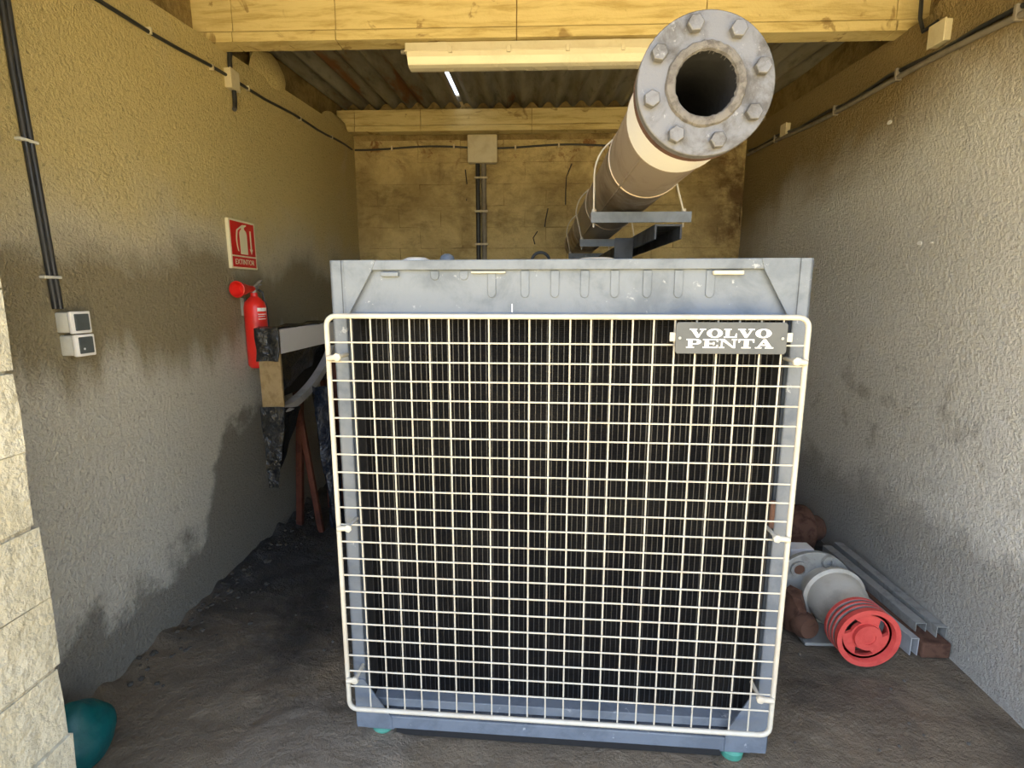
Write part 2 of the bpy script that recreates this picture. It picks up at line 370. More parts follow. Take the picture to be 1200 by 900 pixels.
# back wall: mortar slab and single blocks in front of it
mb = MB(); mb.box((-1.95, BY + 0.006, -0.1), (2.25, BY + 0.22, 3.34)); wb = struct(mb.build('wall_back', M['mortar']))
def block_mesh(l, h, d, seed, mat, rough=0.004, name='block'):
    mb = MB(); mb.box((-l / 2, -d / 2, -h / 2), (l / 2, d / 2, h / 2))
    bmesh.ops.subdivide_edges(mb.bm, edges=mb.bm.edges[:], cuts=1, use_grid_fill=True)
    for v in mb.bm.verts:
        v.co += Vector((nz(v.co + Vector((seed, 1, 0)), 9), nz(v.co + Vector((0, seed, 2)), 9), nz(v.co + Vector((3, 0, seed)), 9))) * rough
    return mb.mesh(name, mat, bevel=0.0)
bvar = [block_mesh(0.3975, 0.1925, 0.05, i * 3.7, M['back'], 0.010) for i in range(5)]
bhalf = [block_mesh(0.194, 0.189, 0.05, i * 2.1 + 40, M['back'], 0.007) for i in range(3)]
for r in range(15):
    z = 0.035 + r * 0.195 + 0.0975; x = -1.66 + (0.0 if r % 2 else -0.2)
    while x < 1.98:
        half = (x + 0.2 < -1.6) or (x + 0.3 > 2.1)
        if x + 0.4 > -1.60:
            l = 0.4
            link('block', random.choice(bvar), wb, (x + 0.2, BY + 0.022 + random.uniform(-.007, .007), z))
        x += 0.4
for pts in ([(0.372, 2.745), (0.325, 2.63), (0.318, 2.51), (0.322, 2.38)], [(0.160, 2.35), (0.135, 2.25), (0.128, 2.18)], [(0.062, 2.14), (0.020, 2.08), (0.035, 2.02)], [(-0.62, 2.70), (-0.60, 2.52), (-0.61, 2.42)]):
    mb = MB(); mb.tube([(a + 0.006 * nz((a, b, 0), 40), BY - 0.0035, b) for a, b in pts], 0.0055, 5); mb.build('crack', M['black'], wb)
# front pier of whitewashed blocks beside the opening
mb = MB(); mb.box((-1.70, 0.83, -0.1), (-1.266, 1.19, 2.70)); pier = struct(mb.build('wall_front', M['pier_m']))
pv = [block_mesh(0.392, 0.191, 0.43, i * 5.3, M['pier'], 0.009) for i in range(4)]
for r in range(14):
    b = link('block', pv[r % 4], pier, (-1.258 - 0.215 + random.uniform(-.005, .005), 1.0 + random.uniform(-.006, .006), -0.035 + r * 0.2 + 0.1))
    b.rotation_euler = (0, 0, pi / 2) if False else (0, random.uniform(-.004, .004), 0)
    b.scale = (0.43 / 0.392, 0.40 / 0.43, 1)

# roof: corrugated sheets running front to back
ceil = bpy.data.objects.new('ceiling', None); COL.objects.link(ceil); struct(ceil)
def roof_z(y): return 3.055 + 0.078 * (y - 2.89)
ROOF_Y0 = 0.30
def sheet(x0, x1, lift):
    mb = MB(); n = max(8, int((x1 - x0) / 0.15 * 10)); ys = [ROOF_Y0, 1.4, 2.9, 3.9, 4.6, 5.35]; R = []
    for y in ys:
        top = []; bot = []
        for i in range(n + 1):
            x = x0 + (x1 - x0) * i / n; z = roof_z(y) + 0.026 * cos(2 * pi * x / 0.15) + 0.028 + lift + 0.004 * nz((x * 2, y, 9), 1.4)
            bot.append(Vector((x, y, z))); top.append(Vector((x, y, z + 0.007)))
        R.append(bot + top[::-1])
    mb.rings(R); return mb.build('sheet', M['sheet'], ceil, smooth=True)
edges = [-2.02, -1.33, -0.627, 0.30, 1.20, 2.30]
for i in range(5):
    a, b = edges[i], edges[i + 1]
    sheet(a if i in (0, 2) else a - 0.10, b - (0.024 if i == 1 else 0), 0.009 * (i % 2))
for y0, y1 in ((ROOF_Y0, 4.0), (4.93, 5.35)):               # capping over the joint; it has slipped open in the middle
    mb = MB(); mb.rings([[Vector((x, y, roof_z(y) + 0.066 + k)) for x, k in ((-0.72, 0), (-0.55, 0), (-0.55, .012), (-0.72, .012))] for y in (y0, y1)])
    mb.build('capping_strip', M['sheet'], ceil)

# cross beams, cast in lengths
def beam(name, label, y, xs, h=0.185, d=0.10):
    z0 = wtop(y) - 0.005; t = thing(name, label, 'beam', (0, y, z0))
    for a, b in zip(xs[:-1], xs[1:]):
        mb = MB(); prof = [(-0.012, 0), (-0.012, 0.045), (0.0, 0.055), (0.0, h), (d, h), (d, 0)]
        mb.prism([Vector((a + 0.0022, p[0], p[1])) for p in prof], (b - a - 0.0044, 0, 0))
        mb.build('segment', M['beam'], t, bevel=0.002)
    mb = MB(); mb.box((xs[0], 0.008, 0.012), (xs[-1], d - 0.01, h - 0.01)); mb.build('joint_filler', M['mortar'], t)
    return t
beam('concrete_beam', 'nearer pale ochre concrete roof beam, right above the long lamp', 2.90, [-1.80, -1.55, -1.01, -0.08, 0.87, 1.80, 1.99], h=0.212)
beam('concrete_beam', 'farther concrete roof beam against the back block wall', 4.96, [-1.80, -1.60, -1.0, 0.0, 0.95, 1.90, 2.1])

# loose rubble and mortar crumbs along the foot of the left wall
rb = MB()
for i in range(110):
    y = random.uniform(1.7, 3.6); x = -1.645 + abs(random.gauss(0, 0.09)); s = random.uniform(0.004, 0.012) * (1.6 if random.random() < .12 else 1)
    g = bmesh.ops.create_icosphere(rb.bm, subdivisions=1, radius=s)
    for v in g['verts']:
        v.co = Vector((v.co.x * random.uniform(.8, 1.5), v.co.y * random.uniform(.8, 1.5), v.co.z * .7)) + Vector((x, y, max(0, fz(x, y)) + s * 0.35))
for i in range(60):
    y = random.uniform(1.5, 3.4); x = random.uniform(-1.5, -0.6) if random.random() < .6 else random.uniform(0.9, 1.7); s = random.uniform(0.003, 0.008)
    g = bmesh.ops.create_icosphere(rb.bm, subdivisions=1, radius=s)
    for v in g['verts']: v.co += Vector((x, y, fz(x, y) + s * 0.4))
rub = stuff(rb.build('rubble', M['stone'])); tag(rub, 'scattered mortar crumbs and grit along the foot of the left wall', 'rubble')

# ------------------------------------------------------------------ generator set behind its radiator guard
RZ = radians(-2.5)
gen = thing('generator_set', 'big blue-grey diesel generator, radiator end behind a cream wire guard', 'generator', (0, 1.565, 0), RZ)
def bx(name, lo, hi, mat, parent=gen, bevel=0.003):
    mb = MB(); mb.box(lo, hi); return mb.build(name, mat, parent, bevel=bevel)
# uprights: folded channels, front flange plus outer side
for s, o, i_ in ((-1, -0.612, -0.567), (1, 0.800, 0.755)):
    mb = MB(); a, b = sorted((o, i_)); mb.box((a, 0, 0.04), (b, 0.012, 1.652)); c, d = sorted((o, o - s * 0.008)); mb.box((c, 0.0, 0.04), (d, 0.30, 1.652))
    e, g = sorted((i_, i_ + s * 0.006)); mb.box((e, 0.0, 0.10), (g, 0.06, 1.50))
    mb.build('post', M['blue'], gen, bevel=0.002)
    fl = MB(); xx = sorted((o - s * 0.0345, o - s * 0.0365)); fl.box((xx[0], -0.0015, 1.492), (xx[1], 0.001, 1.652)); fl.build('fold_line', M['blue_d'], gen)
bx('top_rail', (-0.570, -0.003, 1.622), (0.757, 0.30, 1.652), M['blue'])
for s in (-1, 1):
    pts = [(-0.567, 1.652), (-0.468, 1.652), (-0.481, 1.620), (-0.556, 1.492), (-0.567, 1.492)] if s < 0 else \
          [(0.757, 1.652), (0.655, 1.652), (0.665, 1.620), (0.738, 1.492), (0.757, 1.492)]
    mb = MB(); mb.prism([Vector((p[0], -0.005, p[1])) for p in pts], (0, 0.006, 0)); mb.build('gusset', M['blue'], gen, bevel=0.001)
    pts = [(-0.607, 0.226), (-0.575, 0.226), (-0.480, 0.078), (-0.480, 0.036), (-0.607, 0.036)] if s < 0 else \
          [(0.795, 0.250), (0.735, 0.250), (0.660, 0.105), (0.660, 0.036), (0.795, 0.036)]
    mb = MB(); mb.prism([Vector((p[0], -0.005, p[1])) for p in pts], (0, 0.006, 0)); mb.build('gusset', M['blue'], gen, bevel=0.001)
tp = bx('top_panel', (-0.565, 0.012, 1.488), (0.755, 0.022, 1.624), M['blue'])
bx('panel_lip', (-0.556, 0.004, 1.484), (0.742, 0.03, 1.494), M['blue'])
def slot(u, z0, z1, w=0.0125):                    # pressed stiffening rib with a round lower end
    pts = [Vector((u - w, 0.013, z1)), Vector((u - w, 0.013, z0 + w))]
    pts += [Vector((u + w * cos(a), 0.013, z0 + w + w * sin(a))) for a in [pi + pi * k / 6 for k in range(1, 6)]]
    pts += [Vector((u + w, 0.013, z0 + w)), Vector((u + w, 0.013, z1))]
    mb = MB(); mb.prism(pts, (0, -0.0055, 0)); mb.build('pressed_rib', M['blue'], tp, bevel=0.002)
for u in (-0.291, -0.202): slot(u, 1.592, 1.620)
for u in (-0.118, -0.018, 0.071, 0.159, 0.247, 0.341, 0.431, 0.521): slot(u, 1.540, 1.620)
bx('latch_tab', (-0.455, -0.004, 1.603), (-0.400, 0.012, 1.617), M['blue'], tp)['label'] = 'bent blue-grey tab'
bx('latch_tab', (-0.180, -0.004, 1.612), (-0.075, 0.012, 1.618), M['cream'], tp)['label'] = 'thin cream tab'
lt = bx('latch_tab', (0.524, -0.006, 1.606), (0.610, 0.012, 1.618), M['cream'], tp); lt['label'] = 'cream riveted tab'
bx('scratch', (-0.058, 0.0105, 1.497), (-0.055, 0.0125, 1.522), M['white'], tp, 0)['label'] = 'white paint scratch'
# lower part
bx('sill_plate', (-0.565, 0.03, 0.095), (0.755, 0.10, 0.128), M['blue'])
bx('bottom_rail', (-0.500, -0.002, 0.036), (0.690, 0.05, 0.084), M['blue'])
mb = MB()
for k in range(26):
    u = -0.50 + k * 0.0465; mb.box((u, 0.004, 0.084), (u + 0.045, 0.03, 0.092 + 0.008 * nz((u * 9, 0, 0), 1.0)))
mb.build('dark_gap_strip', M['blue_d'], gen)  # uneven dark strip put in for the shaded gap above the rail
# core
bx('radiator_core', (-0.560, 0.075, 0.12), (0.748, 0.16, 1.50), M['core'], bevel=0)
mb = MB(); n = 74
for k in range(n):
    u = -0.552 + k * (1.292 / (n - 1)); mb.box((u - 0.0013, 0.070, 0.125), (u + 0.0013, 0.0755, 1.49))
stuff(mb.build('core_tubes', M['tube'], gen))
for s in (-1, 1):
    u = -0.561 if s < 0 else 0.742
    bx('side_seal', (u, 0.012, 0.12), (u + 0.007, 0.16, 1.49), M['black'])
bx('cowl', (-0.600, 0.16, 0.12), (0.790, 0.30, 1.62), M['blue_d'])
bx('engine_block', (-0.22, 0.42, 0.42), (0.46, 2.30, 1.28), M['blue_d'], bevel=0.03)
mb = MB(); mb.lathe([(0, 0.42), (0.10, 0.42), (0.14, 0.20)], (0.10, 0.30, 0.80), (0, 1, 0), 32); mb.build('fan_ring', M['black'], gen, smooth=True)
for u in (-0.45, 0.58):
    bx('skid_rail', (u, 0.17, 0.004), (u + 0.09, 2.6, 0.20), M['black'])
bx('skid_crossbeam', (-0.47, 0.006, 0.004), (0.655, 0.12, 0.037), M['black'])
for u, m in ((-0.525, 'green'), (0.698, 'green')):
    mb = MB(); mb.lathe([(-0.006, 0.036), (0.018, 0.040), (0.034, 0.030)], (u, 0.035, 0), (0, 0, 1), 20); mb.build('foot', M[m], gen, smooth=True)
    bx('foot_bracket', (u - 0.05, 0.0, 0.028), (u + 0.05, 0.07, 0.040), M['blue'])
bx('brown_strap', (0.738, -0.012, 0.84), (0.752, -0.002, 0.93), M['rust'])['label'] = 'rusty strip on the right post'
# guard
gv = -0.065
guard = bpy.data.objects.new('wire_guard', None); COL.objects.link(guard); guard.parent = gen; guard.empty_display_size = .1
U0, U1, Z0, Z1, r_ = -0.604, 0.772, 0.163, 1.487, 0.028
path = []
for cx, cz, a0 in ((U1 - r_, Z1 - r_, 0), (U0 + r_, Z1 - r_, 90), (U0 + r_, Z0 + r_, 180), (U1 - r_, Z0 + r_, 270)):
    for k in range(5):
        a = radians(a0 + k * 22.5); path.append((cx + r_ * cos(a), gv, cz + r_ * sin(a)))
mb = MB(); mb.tube(path, 0.0078, 10, closed=True); mb.build('frame_rod', M['cream'], guard, smooth=True)
wv = MB(); wv.cyl((0, 0, Z0 + 0.004), (0, 0, Z1 - 0.002), 0.0027, 6); wv = wv.mesh('wire', M['cream'], smooth=True)
wh = MB(); wh.cyl((U0 + 0.003, 0, 0), (U1 - 0.003, 0, 0), 0.0027, 6); wh = wh.mesh('wire', M['cream'], smooth=True)
for k in range(22): link('wire', wv, guard, (-0.532 + k * 1.239 / 21, gv + 0.006, 0))
for k in range(21): link('wire', wh, guard, (0, gv + 0.0008, 0.250 + k * (1.409 - 0.250) / 20))
for u, z, s in ((-0.572, 1.366, 1), (0.744, 1.366, -1), (-0.568, 0.823, 1), (0.735, 0.840, -1), (-0.575, 0.282, 1), (0.730, 0.300, -1)):
    mb = MB(); e = U0 if s > 0 else U1
    mb.cyl((u, -0.0, z), (u, gv - 0.014, z), 0.006, 12)
    mb.cyl((u, gv - 0.006, z), (u, gv - 0.018, z), 0.013, 6)
    mb.cyl((e, gv - 0.010, z - 0.004), (u, gv - 0.010, z), 0.009, 8)
    mb.build('clamp', M['cream'], guard, bevel=0.002, smooth=True)
# name plate with raised slab-serif lettering
plate = MB(); pl = [(0.416, 1.386), (0.705, 1.386), (0.711, 1.392), (0.711, 1.468), (0.705, 1.474), (0.416, 1.474), (0.410, 1.468), (0.410, 1.392)]
plate.prism([Vector((a, gv - 0.016, b)) for a, b in pl], (0, 0.006, 0)); plate = plate.build('name_plate', M['badge'], gen, bevel=0.001)
for u in (0.395, 0.711):
    bx('plate_tab', (u, gv - 0.012, 1.420), (u + 0.016, gv - 0.006, 1.445), M['cream'], plate, 0.001)
for u in (0.421, 0.698):
    mb = MB(); mb.cyl((u, gv - 0.016, 1.430), (u, gv - 0.019, 1.430), 0.004, 10); mb.build('rivet', M['galv'], plate)
def letters(word, u0, u1, z0, z1, v):
    """wide slab-serif capitals built from polygons in a unit box per letter"""
    mb = MB(); n = len(word); w_of = {'L': .86, 'T': .95, 'E': .92, 'P': .92}
    tot = sum(w_of.get(c, 1.05) for c in word); x = u0; k = (u1 - u0) / tot; H = z1 - z0
    for c in word:
        w = w_of.get(c, 1.05) * k * 0.95; X = lambda a: x + a * w
        def P(pts): mb.prism([Vector((X(a), v, z0 + b * H)) for a, b in pts], (0, -0.0012, 0))
        def R(a0, a1, b0, b1): P([(a0, b0), (a1, b0), (a1, b1), (a0, b1)])
        sh = 0.12                                  # serif height
        if c == 'V':
            R(0, .46, 1 - sh, 1); R(.62, 1, 1 - sh, 1); P([(.09, 1 - sh), (.37, 1 - sh), (.60, .28), (.52, 0), (.44, 0)]); P([(.76, 1 - sh), (.87, 1 - sh), (.58, 0), (.50, 0), (.56, .25)])
        elif c == 'A':
            R(0, .36, 0, sh); R(.54, 1, 0, sh); P([(.12, sh), (.22, sh), (.50, .86), (.46, 1), (.43, 1)]); P([(.63, sh), (.91, sh), (.58, 1), (.44, 1), (.44, .80)]); R(.28, .66, .30, .42)
        elif c == 'O':
            m = 18; o = [(.5 + .49 * cos(2 * pi * i / m), .5 + .52 * sin(2 * pi * i / m)) for i in range(m)]; q = [(.5 + .20 * cos(2 * pi * i / m), .5 + .40 * sin(2 * pi * i / m)) for i in range(m)]
            for i in range(m): P([o[i], o[(i + 1) % m], q[(i + 1) % m], q[i]])
        elif c == 'L':
            R(.02, .56, 1 - sh, 1); R(.15, .43, sh, 1 - sh); R(.02, .98, 0, sh); P([(.84, sh), (.98, sh), (.98, .48), (.90, .48)])
        elif c == 'P':
            R(.02, .52, 0, sh); R(.14, .40, sh, 1 - sh); R(.02, .62, 1 - sh, 1)
            m = 8; o = [(.60 + .38 * cos(a), .69 + .31 * sin(a)) for a in [pi / 2 - pi * i / m for i in range(m + 1)]]; q = [(.54 + .17 * cos(a), .69 + .19 * sin(a)) for a in [pi / 2 - pi * i / m for i in range(m + 1)]]
            for i in range(m): P([o[i], o[i + 1], q[i + 1], q[i]])
            R(.40, .62, .38, .50)
        elif c == 'E':
            R(.02, .98, 1 - sh, 1); R(.02, .98, 0, sh); R(.14, .41, sh, 1 - sh); R(.41, .70, .44, .56); R(.66, .76, .34, .66); P([(.86, sh), (.98, sh), (.98, .36), (.92, .36)]); P([(.86, 1 - sh), (.98, 1 - sh), (.98, .68), (.92, .68)])
        elif c == 'N':
            R(0, .30, 0, sh); R(.70, 1, 1 - sh, 1); R(.11, .20, sh, 1 - sh); P([(0, 1), (.30, 1), (.90, .0), (.78, 0), (.12, 1 - sh), (0, 1 - sh)]); R(.80, .90, 0, 1 - sh)
        elif c == 'T':
            R(.02, .98, 1 - sh, 1); R(.36, .64, sh, 1 - sh); R(.22, .78, 0, sh); P([(.02, .62), (.08, .62), (.14, 1 - sh), (.02, 1 - sh)]); P([(.92, .62), (.98, .62), (.98, 1 - sh), (.86, 1 - sh)])
        x += w_of.get(c, 1.05) * k
    return mb
lt = letters('VOLVO', 0.447, 0.671, 1.4315, 1.456, gv - 0.0158).build('lettering', M['white'], plate); lt['label'] = 'white word on the upper line'
lt = letters('PENTA', 0.439, 0.678, 1.4025, 1.4275, gv - 0.0158).build('lettering', M['white'], plate); lt['label'] = 'white word on the lower line'
# things standing on top of the radiator
mb = MB(); mb.lathe([(0, 0.048), (0.012, 0.048), (0.020, 0.030)], (-0.395, 0.20, 1.652), (0, 0, 1), 24); o = mb.build('filler_cap', M['collar'], gen, smooth=True); o['label'] = 'low round white cap'
mb = MB(); mb.lathe([(0, 0.026), (0.012, 0.026), (0.024, 0.022), (0.032, 0.010)], (-0.290, 0.20, 1.652), (0, 0, 1), 16); mb.build('vent_cap', M['blue'], gen, smooth=True)['label'] = 'small domed grey cap'
mb = MB(); mb.tube([(0.022 + 0.030 * cos(a), 0.24, 1.660 + 0.030 * sin(a)) for a in [2 * pi * k / 24 for k in range(24)]], 0.005, 8, closed=True); mb.build('lifting_ring', M['black'], gen, smooth=True)
mb = MB(); mb.lathe([(0, 0.075), (0.010, 0.075), (0.018, 0.05)], (0.21, 0.24, 1.652), (0, 0, 1), 24); mb.build('filler_cap', M['collar'], gen, smooth=True)['label'] = 'white lid under the pipe'

# ------------------------------------------------------------------ exhaust pipe
A0 = Vector((0.382, 1.25, 2.006)); A1 = Vector((0.425, 4.75, 1.988)); ax = (A1 - A0).normalized()
ex = thing('exhaust_pipe', 'fat horizontal exhaust pipe with open bolted flange above the generator', 'pipe', tuple(A0))
oz = Vector((0, 0, 0)); fa = Vector((0, 1, 0)); fa = ax
mb = MB(); mb.lathe([(0.000, 0.0735), (0.000, 0.148), (0.002, 0.150), (0.024, 0.150), (0.026, 0.148), (0.026, 0.0735)], oz, fa, 64, closed=True)
mb.build('flange', M['flange'], ex, smooth=True)
mb = MB(); mb.lathe([(0.028, 0.08), (0.028, 0.1485), (0.052, 0.1485), (0.052, 0.08)], oz, fa, 64, closed=True); o = mb.build('flange', M['rust'], ex, smooth=True); o['label'] = 'rusty counter flange'
mb = MB(); uu = ax.orthogonal().normalized(); vv = ax.cross(uu); R = []
for k in range(64):
    a = 2 * pi * k / 64; w = 0.0085 + 0.002 * nz((cos(a) * 9, sin(a) * 9, 0)); c = ax * -0.001 + (uu * cos(a) + vv * sin(a)) * (0.0775 + 0.002 * nz((cos(a) * 7, sin(a) * 7, 4)))
    e = (uu * cos(a) + vv * sin(a)); R.append([c + e * (w * 1.3 * cos(b)) + ax * (w * sin(b)) for b in [2 * pi * j / 8 for j in range(8)]])
mb.rings(R, closed=True); mb.build('weld_bead', M['weld'], ex, smooth=True)
mb = MB(); mb.lathe([(0.0, 0.0735), (1.3, 0.0735), (1.3, 0.001)], oz, fa, 48, cap0=False, cap1=True); mb.build('bore', M['soot'], ex, smooth=True)
hexm = MB(); hexm.lathe([(-0.016, 0.0165), (-0.014, 0.0185), (0.0, 0.0185)], oz, (0, 1, 0), 6); hexm = hexm.mesh('bolt', M['flange'], bevel=0.0008)
for k in range(8):
    a = radians(15 + 45 * k); p = Vector((cos(a), 0, sin(a))) * 0.122
    b = link('bolt', hexm, ex, tuple(p)); b.rotation_euler = (0, random.uniform(0, 1), 0)
    t = MB(); t.cyl((0, 0.05, 0), (0, 0.085 + (0.02 if k in (5, 6) else 0), 0), 0.008, 10); t.cyl((0, 0.052, 0), (0, 0.066, 0), 0.016, 6); t.build('nut', M['collar'], b)
mb = MB(); mb.lathe([(0.052, 0.136), (0.215, 0.136), (0.217, 0.132)], oz, fa, 56, cap0=False, cap1=False); mb.build('collar', M['collar'], ex, smooth=True)
mb = MB(); mb.lathe([(0.210, 0.129), (0.216, 0.1365), (0.222, 0.1365), (0.226, 0.131), (0.60, 0.1295)], oz, fa, 56, cap0=False, cap1=False); mb.build('cladding', M['clad'], ex, smooth=True)
for a, b in ((0.595, 1.45), (1.445, 2.35), (2.345, 3.5)):
    mb = MB(); mb.lathe([(a, 0.128), (a + 0.002, 0.1325), (a + 0.018, 0.1325), (a + 0.024, 0.1295), (b, 0.1295)], oz, fa, 56, cap0=False, cap1=b > 3); mb.build('cladding', M['clad'], ex, smooth=True)
sd = (Vector((-0.70, 0, -0.72))).normalized() * 0.1305
mb = MB(); mb.tube([sd + ax * 0.222, sd + ax * 0.9, sd + ax * 2.2, sd + ax * 3.4], 0.004, 6); mb.build('seam', M['clad'], ex, smooth=True)

# bracket under the pipe: cross bars with hanging rods on a channel, carried by a plate standing on the engine
br = thing('pipe_bracket', 'grey steel bracket with cross bars and hanger rods under the exhaust pipe', 'bracket', (0.42, 2.10, 1.40))
for yy, zt, xa, xb in ((0.0, 0.462, -0.190, 0.192), (0.95, 0.457, -0.145, 0.19), (1.90, 0.452, -0.14, 0.19)):
    mb = MB(); mb.prism([Vector((xa, yy + a, zt + b)) for a, b in ((-.02, 0), (-.02, -.040), (-.014, -.040), (-.014, -.006), (.02, -.006), (.02, 0))], (xb - xa, 0, 0)); bar = mb.build('cross_bar', M['blue'], br, bevel=0.001)
    for xr_ in (xa + 0.012, xb - 0.026):
        t = MB(); px_ = (0.382 + 0.0123 * (0.85 + yy) - 0.42) + (-0.152 if xr_ < 0 else 0.152); t.tube([(xr_, yy, zt - 0.055), (xr_, yy, zt), (px_, yy, 0.60)], 0.0038, 8); t.cyl((xr_, yy, zt), (xr_, yy, zt + 0.012), 0.009, 6); t.build('hanger_rod', M['cream'], bar, smooth=True)
    hoop = MB(); xm = 0.382 + 0.0123 * (0.85 + yy) - 0.42; hw = 0.152
    hoop.tube([(xm + hw * cos(a), yy, 0.60 + hw * sin(a)) for a in [pi * k / 20 for k in range(21)]], 0.0038, 8); hoop.build('hoop', M['cream'], bar, smooth=True)
mb = MB()
mb.box((0.055, -0.015, 0.408), (0.160, 2.0, 0.416)); mb.box((0.055, -0.015, 0.36), (0.063, 2.0, 0.412)); mb.box((0.152, -0.015, 0.36), (0.160, 2.0, 0.412))
mb.build('channel', M['blue_d'], br, bevel=0.0015)
mb = MB(); mb.prism([Vector((-0.030, 0.40, 0.408)), Vector((0.056, 0.40, 0.408)), Vector((0.040, 0.40, -0.118)), Vector((-0.05, 0.40, -0.118))], (0, 0.012, 0)); mb.build('upright_plate', M['blue_d'], br, bevel=0.002)
mb = MB(); mb.box((0.070, 1.2, -0.118), (0.145, 1.24, 0.41)); mb.build('upright_plate', M['blue_d'], br, bevel=0.002)

# ------------------------------------------------------------------ lamp under the beam
lz = wtop(2.9) - 0.012
lamp = thing('strip_lamp', 'long cream fluorescent batten lamp under the nearer roof beam', 'lamp', (-0.02, 2.955, lz))
mb = MB(); prof = [(-0.055, -0.004), (0.055, -0.004), (0.060, -0.048), (-0.060, -0.048)]
mb.prism([Vector((-0.635, a, b)) for a, b in prof], (1.27, 0, 0)); mb.build('housing', M['lamp'], lamp, bevel=0.004)
mb = MB(); prof = [(-0.064, -0.046), (0.064, -0.046), (0.062, -0.075), (0.046, -0.108), (0.02, -0.114), (-0.02, -0.114), (-0.046, -0.108), (-0.062, -0.075)]
mb.prism([Vector((-0.625, a, b)) for a, b in prof], (1.25, 0, 0)); mb.build('diffuser', M['lens'], lamp, bevel=0.003)
mb = MB(); mb.box((-0.637, -0.068, -0.052), (0.637, 0.068, -0.044)); mb.build('rim', M['lamp'], lamp, bevel=0.002)
for x in (-0.40, -0.10, 0.20, 0.48):
    mb = MB(); mb.box((x - 0.010, -0.072, -0.062), (x + 0.010, -0.056, -0.030)); mb.build('clip', M['lamp'], lamp, bevel=0.002)
mb = MB(); mb.cyl((-0.635, 0, -0.028), (-0.668, 0, -0.026), 0.011, 10); mb.build('cable_gland', M['cond_g'], lamp)
for x in (-0.45, 0.45):
    mb = MB(); mb.box((x - .02, -0.03, -0.006), (x + .02, 0.03, 0.010)); mb.build('mount', M['lamp'], lamp)

# ------------------------------------------------------------------ left wall fittings
XL = -1.66
# pair of black conduits down to the switches
cd = thing('conduit', 'pair of black conduits running down the left wall to the switches', 'conduit', (XL, 1.77, 1.50))
for dy, dx in ((-0.011, 0.011), (0.010, 0.010)):
    mb = MB(); mb.tube([(dx, dy * 1.0, 0.0), (dx, dy - 0.012, 0.35), (dx + 0.002, dy - 0.028, 0.75), (dx, dy - 0.03, 1.05), (dx, dy - 0.03, 1.28)], 0.0092, 10); mb.build('tube', M['cond'], cd, smooth=True)
for z in (0.108, 0.545, 1.0):
    mb = MB(); mb.box((-0.005, -0.040 - z * 0.03, z - 0.005), (0.022, 0.026 - z * 0.03, z + 0.005)); mb.build('clip', M['box'], cd, bevel=0.003)
def switch(name, label, y, z, group):
    t = thing(name, label, 'switch', (XL, y, z), 0, group)
    mb = MB(); mb.box((-0.004, -0.036, -0.036), (0.050, 0.036, 0.036)); mb.build('housing', M['box'], t, bevel=0.006, smooth=True)
    mb = MB(); mb.box((0.048, -0.041, -0.039), (0.062, 0.041, 0.039)); mb.build('cover_frame', M['white'], t, bevel=0.004, smooth=True)
    mb = MB(); mb.box((0.058, -0.029, -0.029), (0.066, 0.030, 0.030)); mb.build('flap', M['flap'], t, bevel=0.003)
    return t
s1 = switch('wall_switch', 'upper surface-mounted switch box, right below the black conduits', 1.80, 1.452, 'surface switch boxes')
s2 = switch('wall_switch', 'lower surface-mounted switch box with a pale dot on its flap', 1.805, 1.370, 'surface switch boxes')
mb = MB(); mb.cyl((0.066, -0.013, -0.012), (0.0675, -0.013, -0.012), 0.004, 10); mb.build('indicator_dot', M['white'], s2)
# cable under the wall head with its junction box
def zc(y): return 2.648 + (2.872 - 2.648) * (y - 2.122) / 2.97
tc = thing('cable', 'thin black cable along the top of the left wall', 'cable', (XL, 3.0, zc(3.0)))
mb = MB(); mb.tube([(0.010, y - 3.0, zc(y) - zc(3.0) + 0.006 * sin(y * 7)) for y in [1.0 + 0.2 * k for k in range(21)]], 0.0085, 8); mb.build('sheath', M['cond'], tc, smooth=True)
for y in (2.4, 2.85, 3.2, 3.9, 4.5):
    mb = MB(); mb.box((-0.004, y - 3.006, zc(y) - zc(3.0) - 0.014), (0.021, y - 2.994, zc(y) - zc(3.0) + 0.014)); mb.build('clip', M['jbox'], tc, bevel=0.002)
jb = thing('junction_box', 'small cream junction box with hanging cable end on the left wall', 'junction box', (XL, 3.02, 2.705))
mb = MB(); mb.box((-0.003, -0.042, -0.050), (0.034, 0.042, 0.050)); mb.build('housing', M['jbox'], jb, bevel=0.005)
mb = MB(); mb.box((0.032, -0.044, -0.052), (0.039, 0.044, 0.052)); mb.build('lid', M['jbox'], jb, bevel=0.003)
mb = MB(); mb.tube([(0.02, 0.01, -0.05), (0.02, 0.01, -0.10), (0.022, 0.0, -0.14), (0.03, -0.02, -0.155)], 0.012, 10); mb.build('cable_end', M['cond'], jb, smooth=True)
mb = MB(); mb.tube([(0.02, -0.01, 0.05), (0.02, -0.01, 0.10), (0.02, 0.0, 0.135), (-0.02, 0.04, 0.165)], 0.012, 10); mb.build('riser', M['cond'], jb, smooth=True)
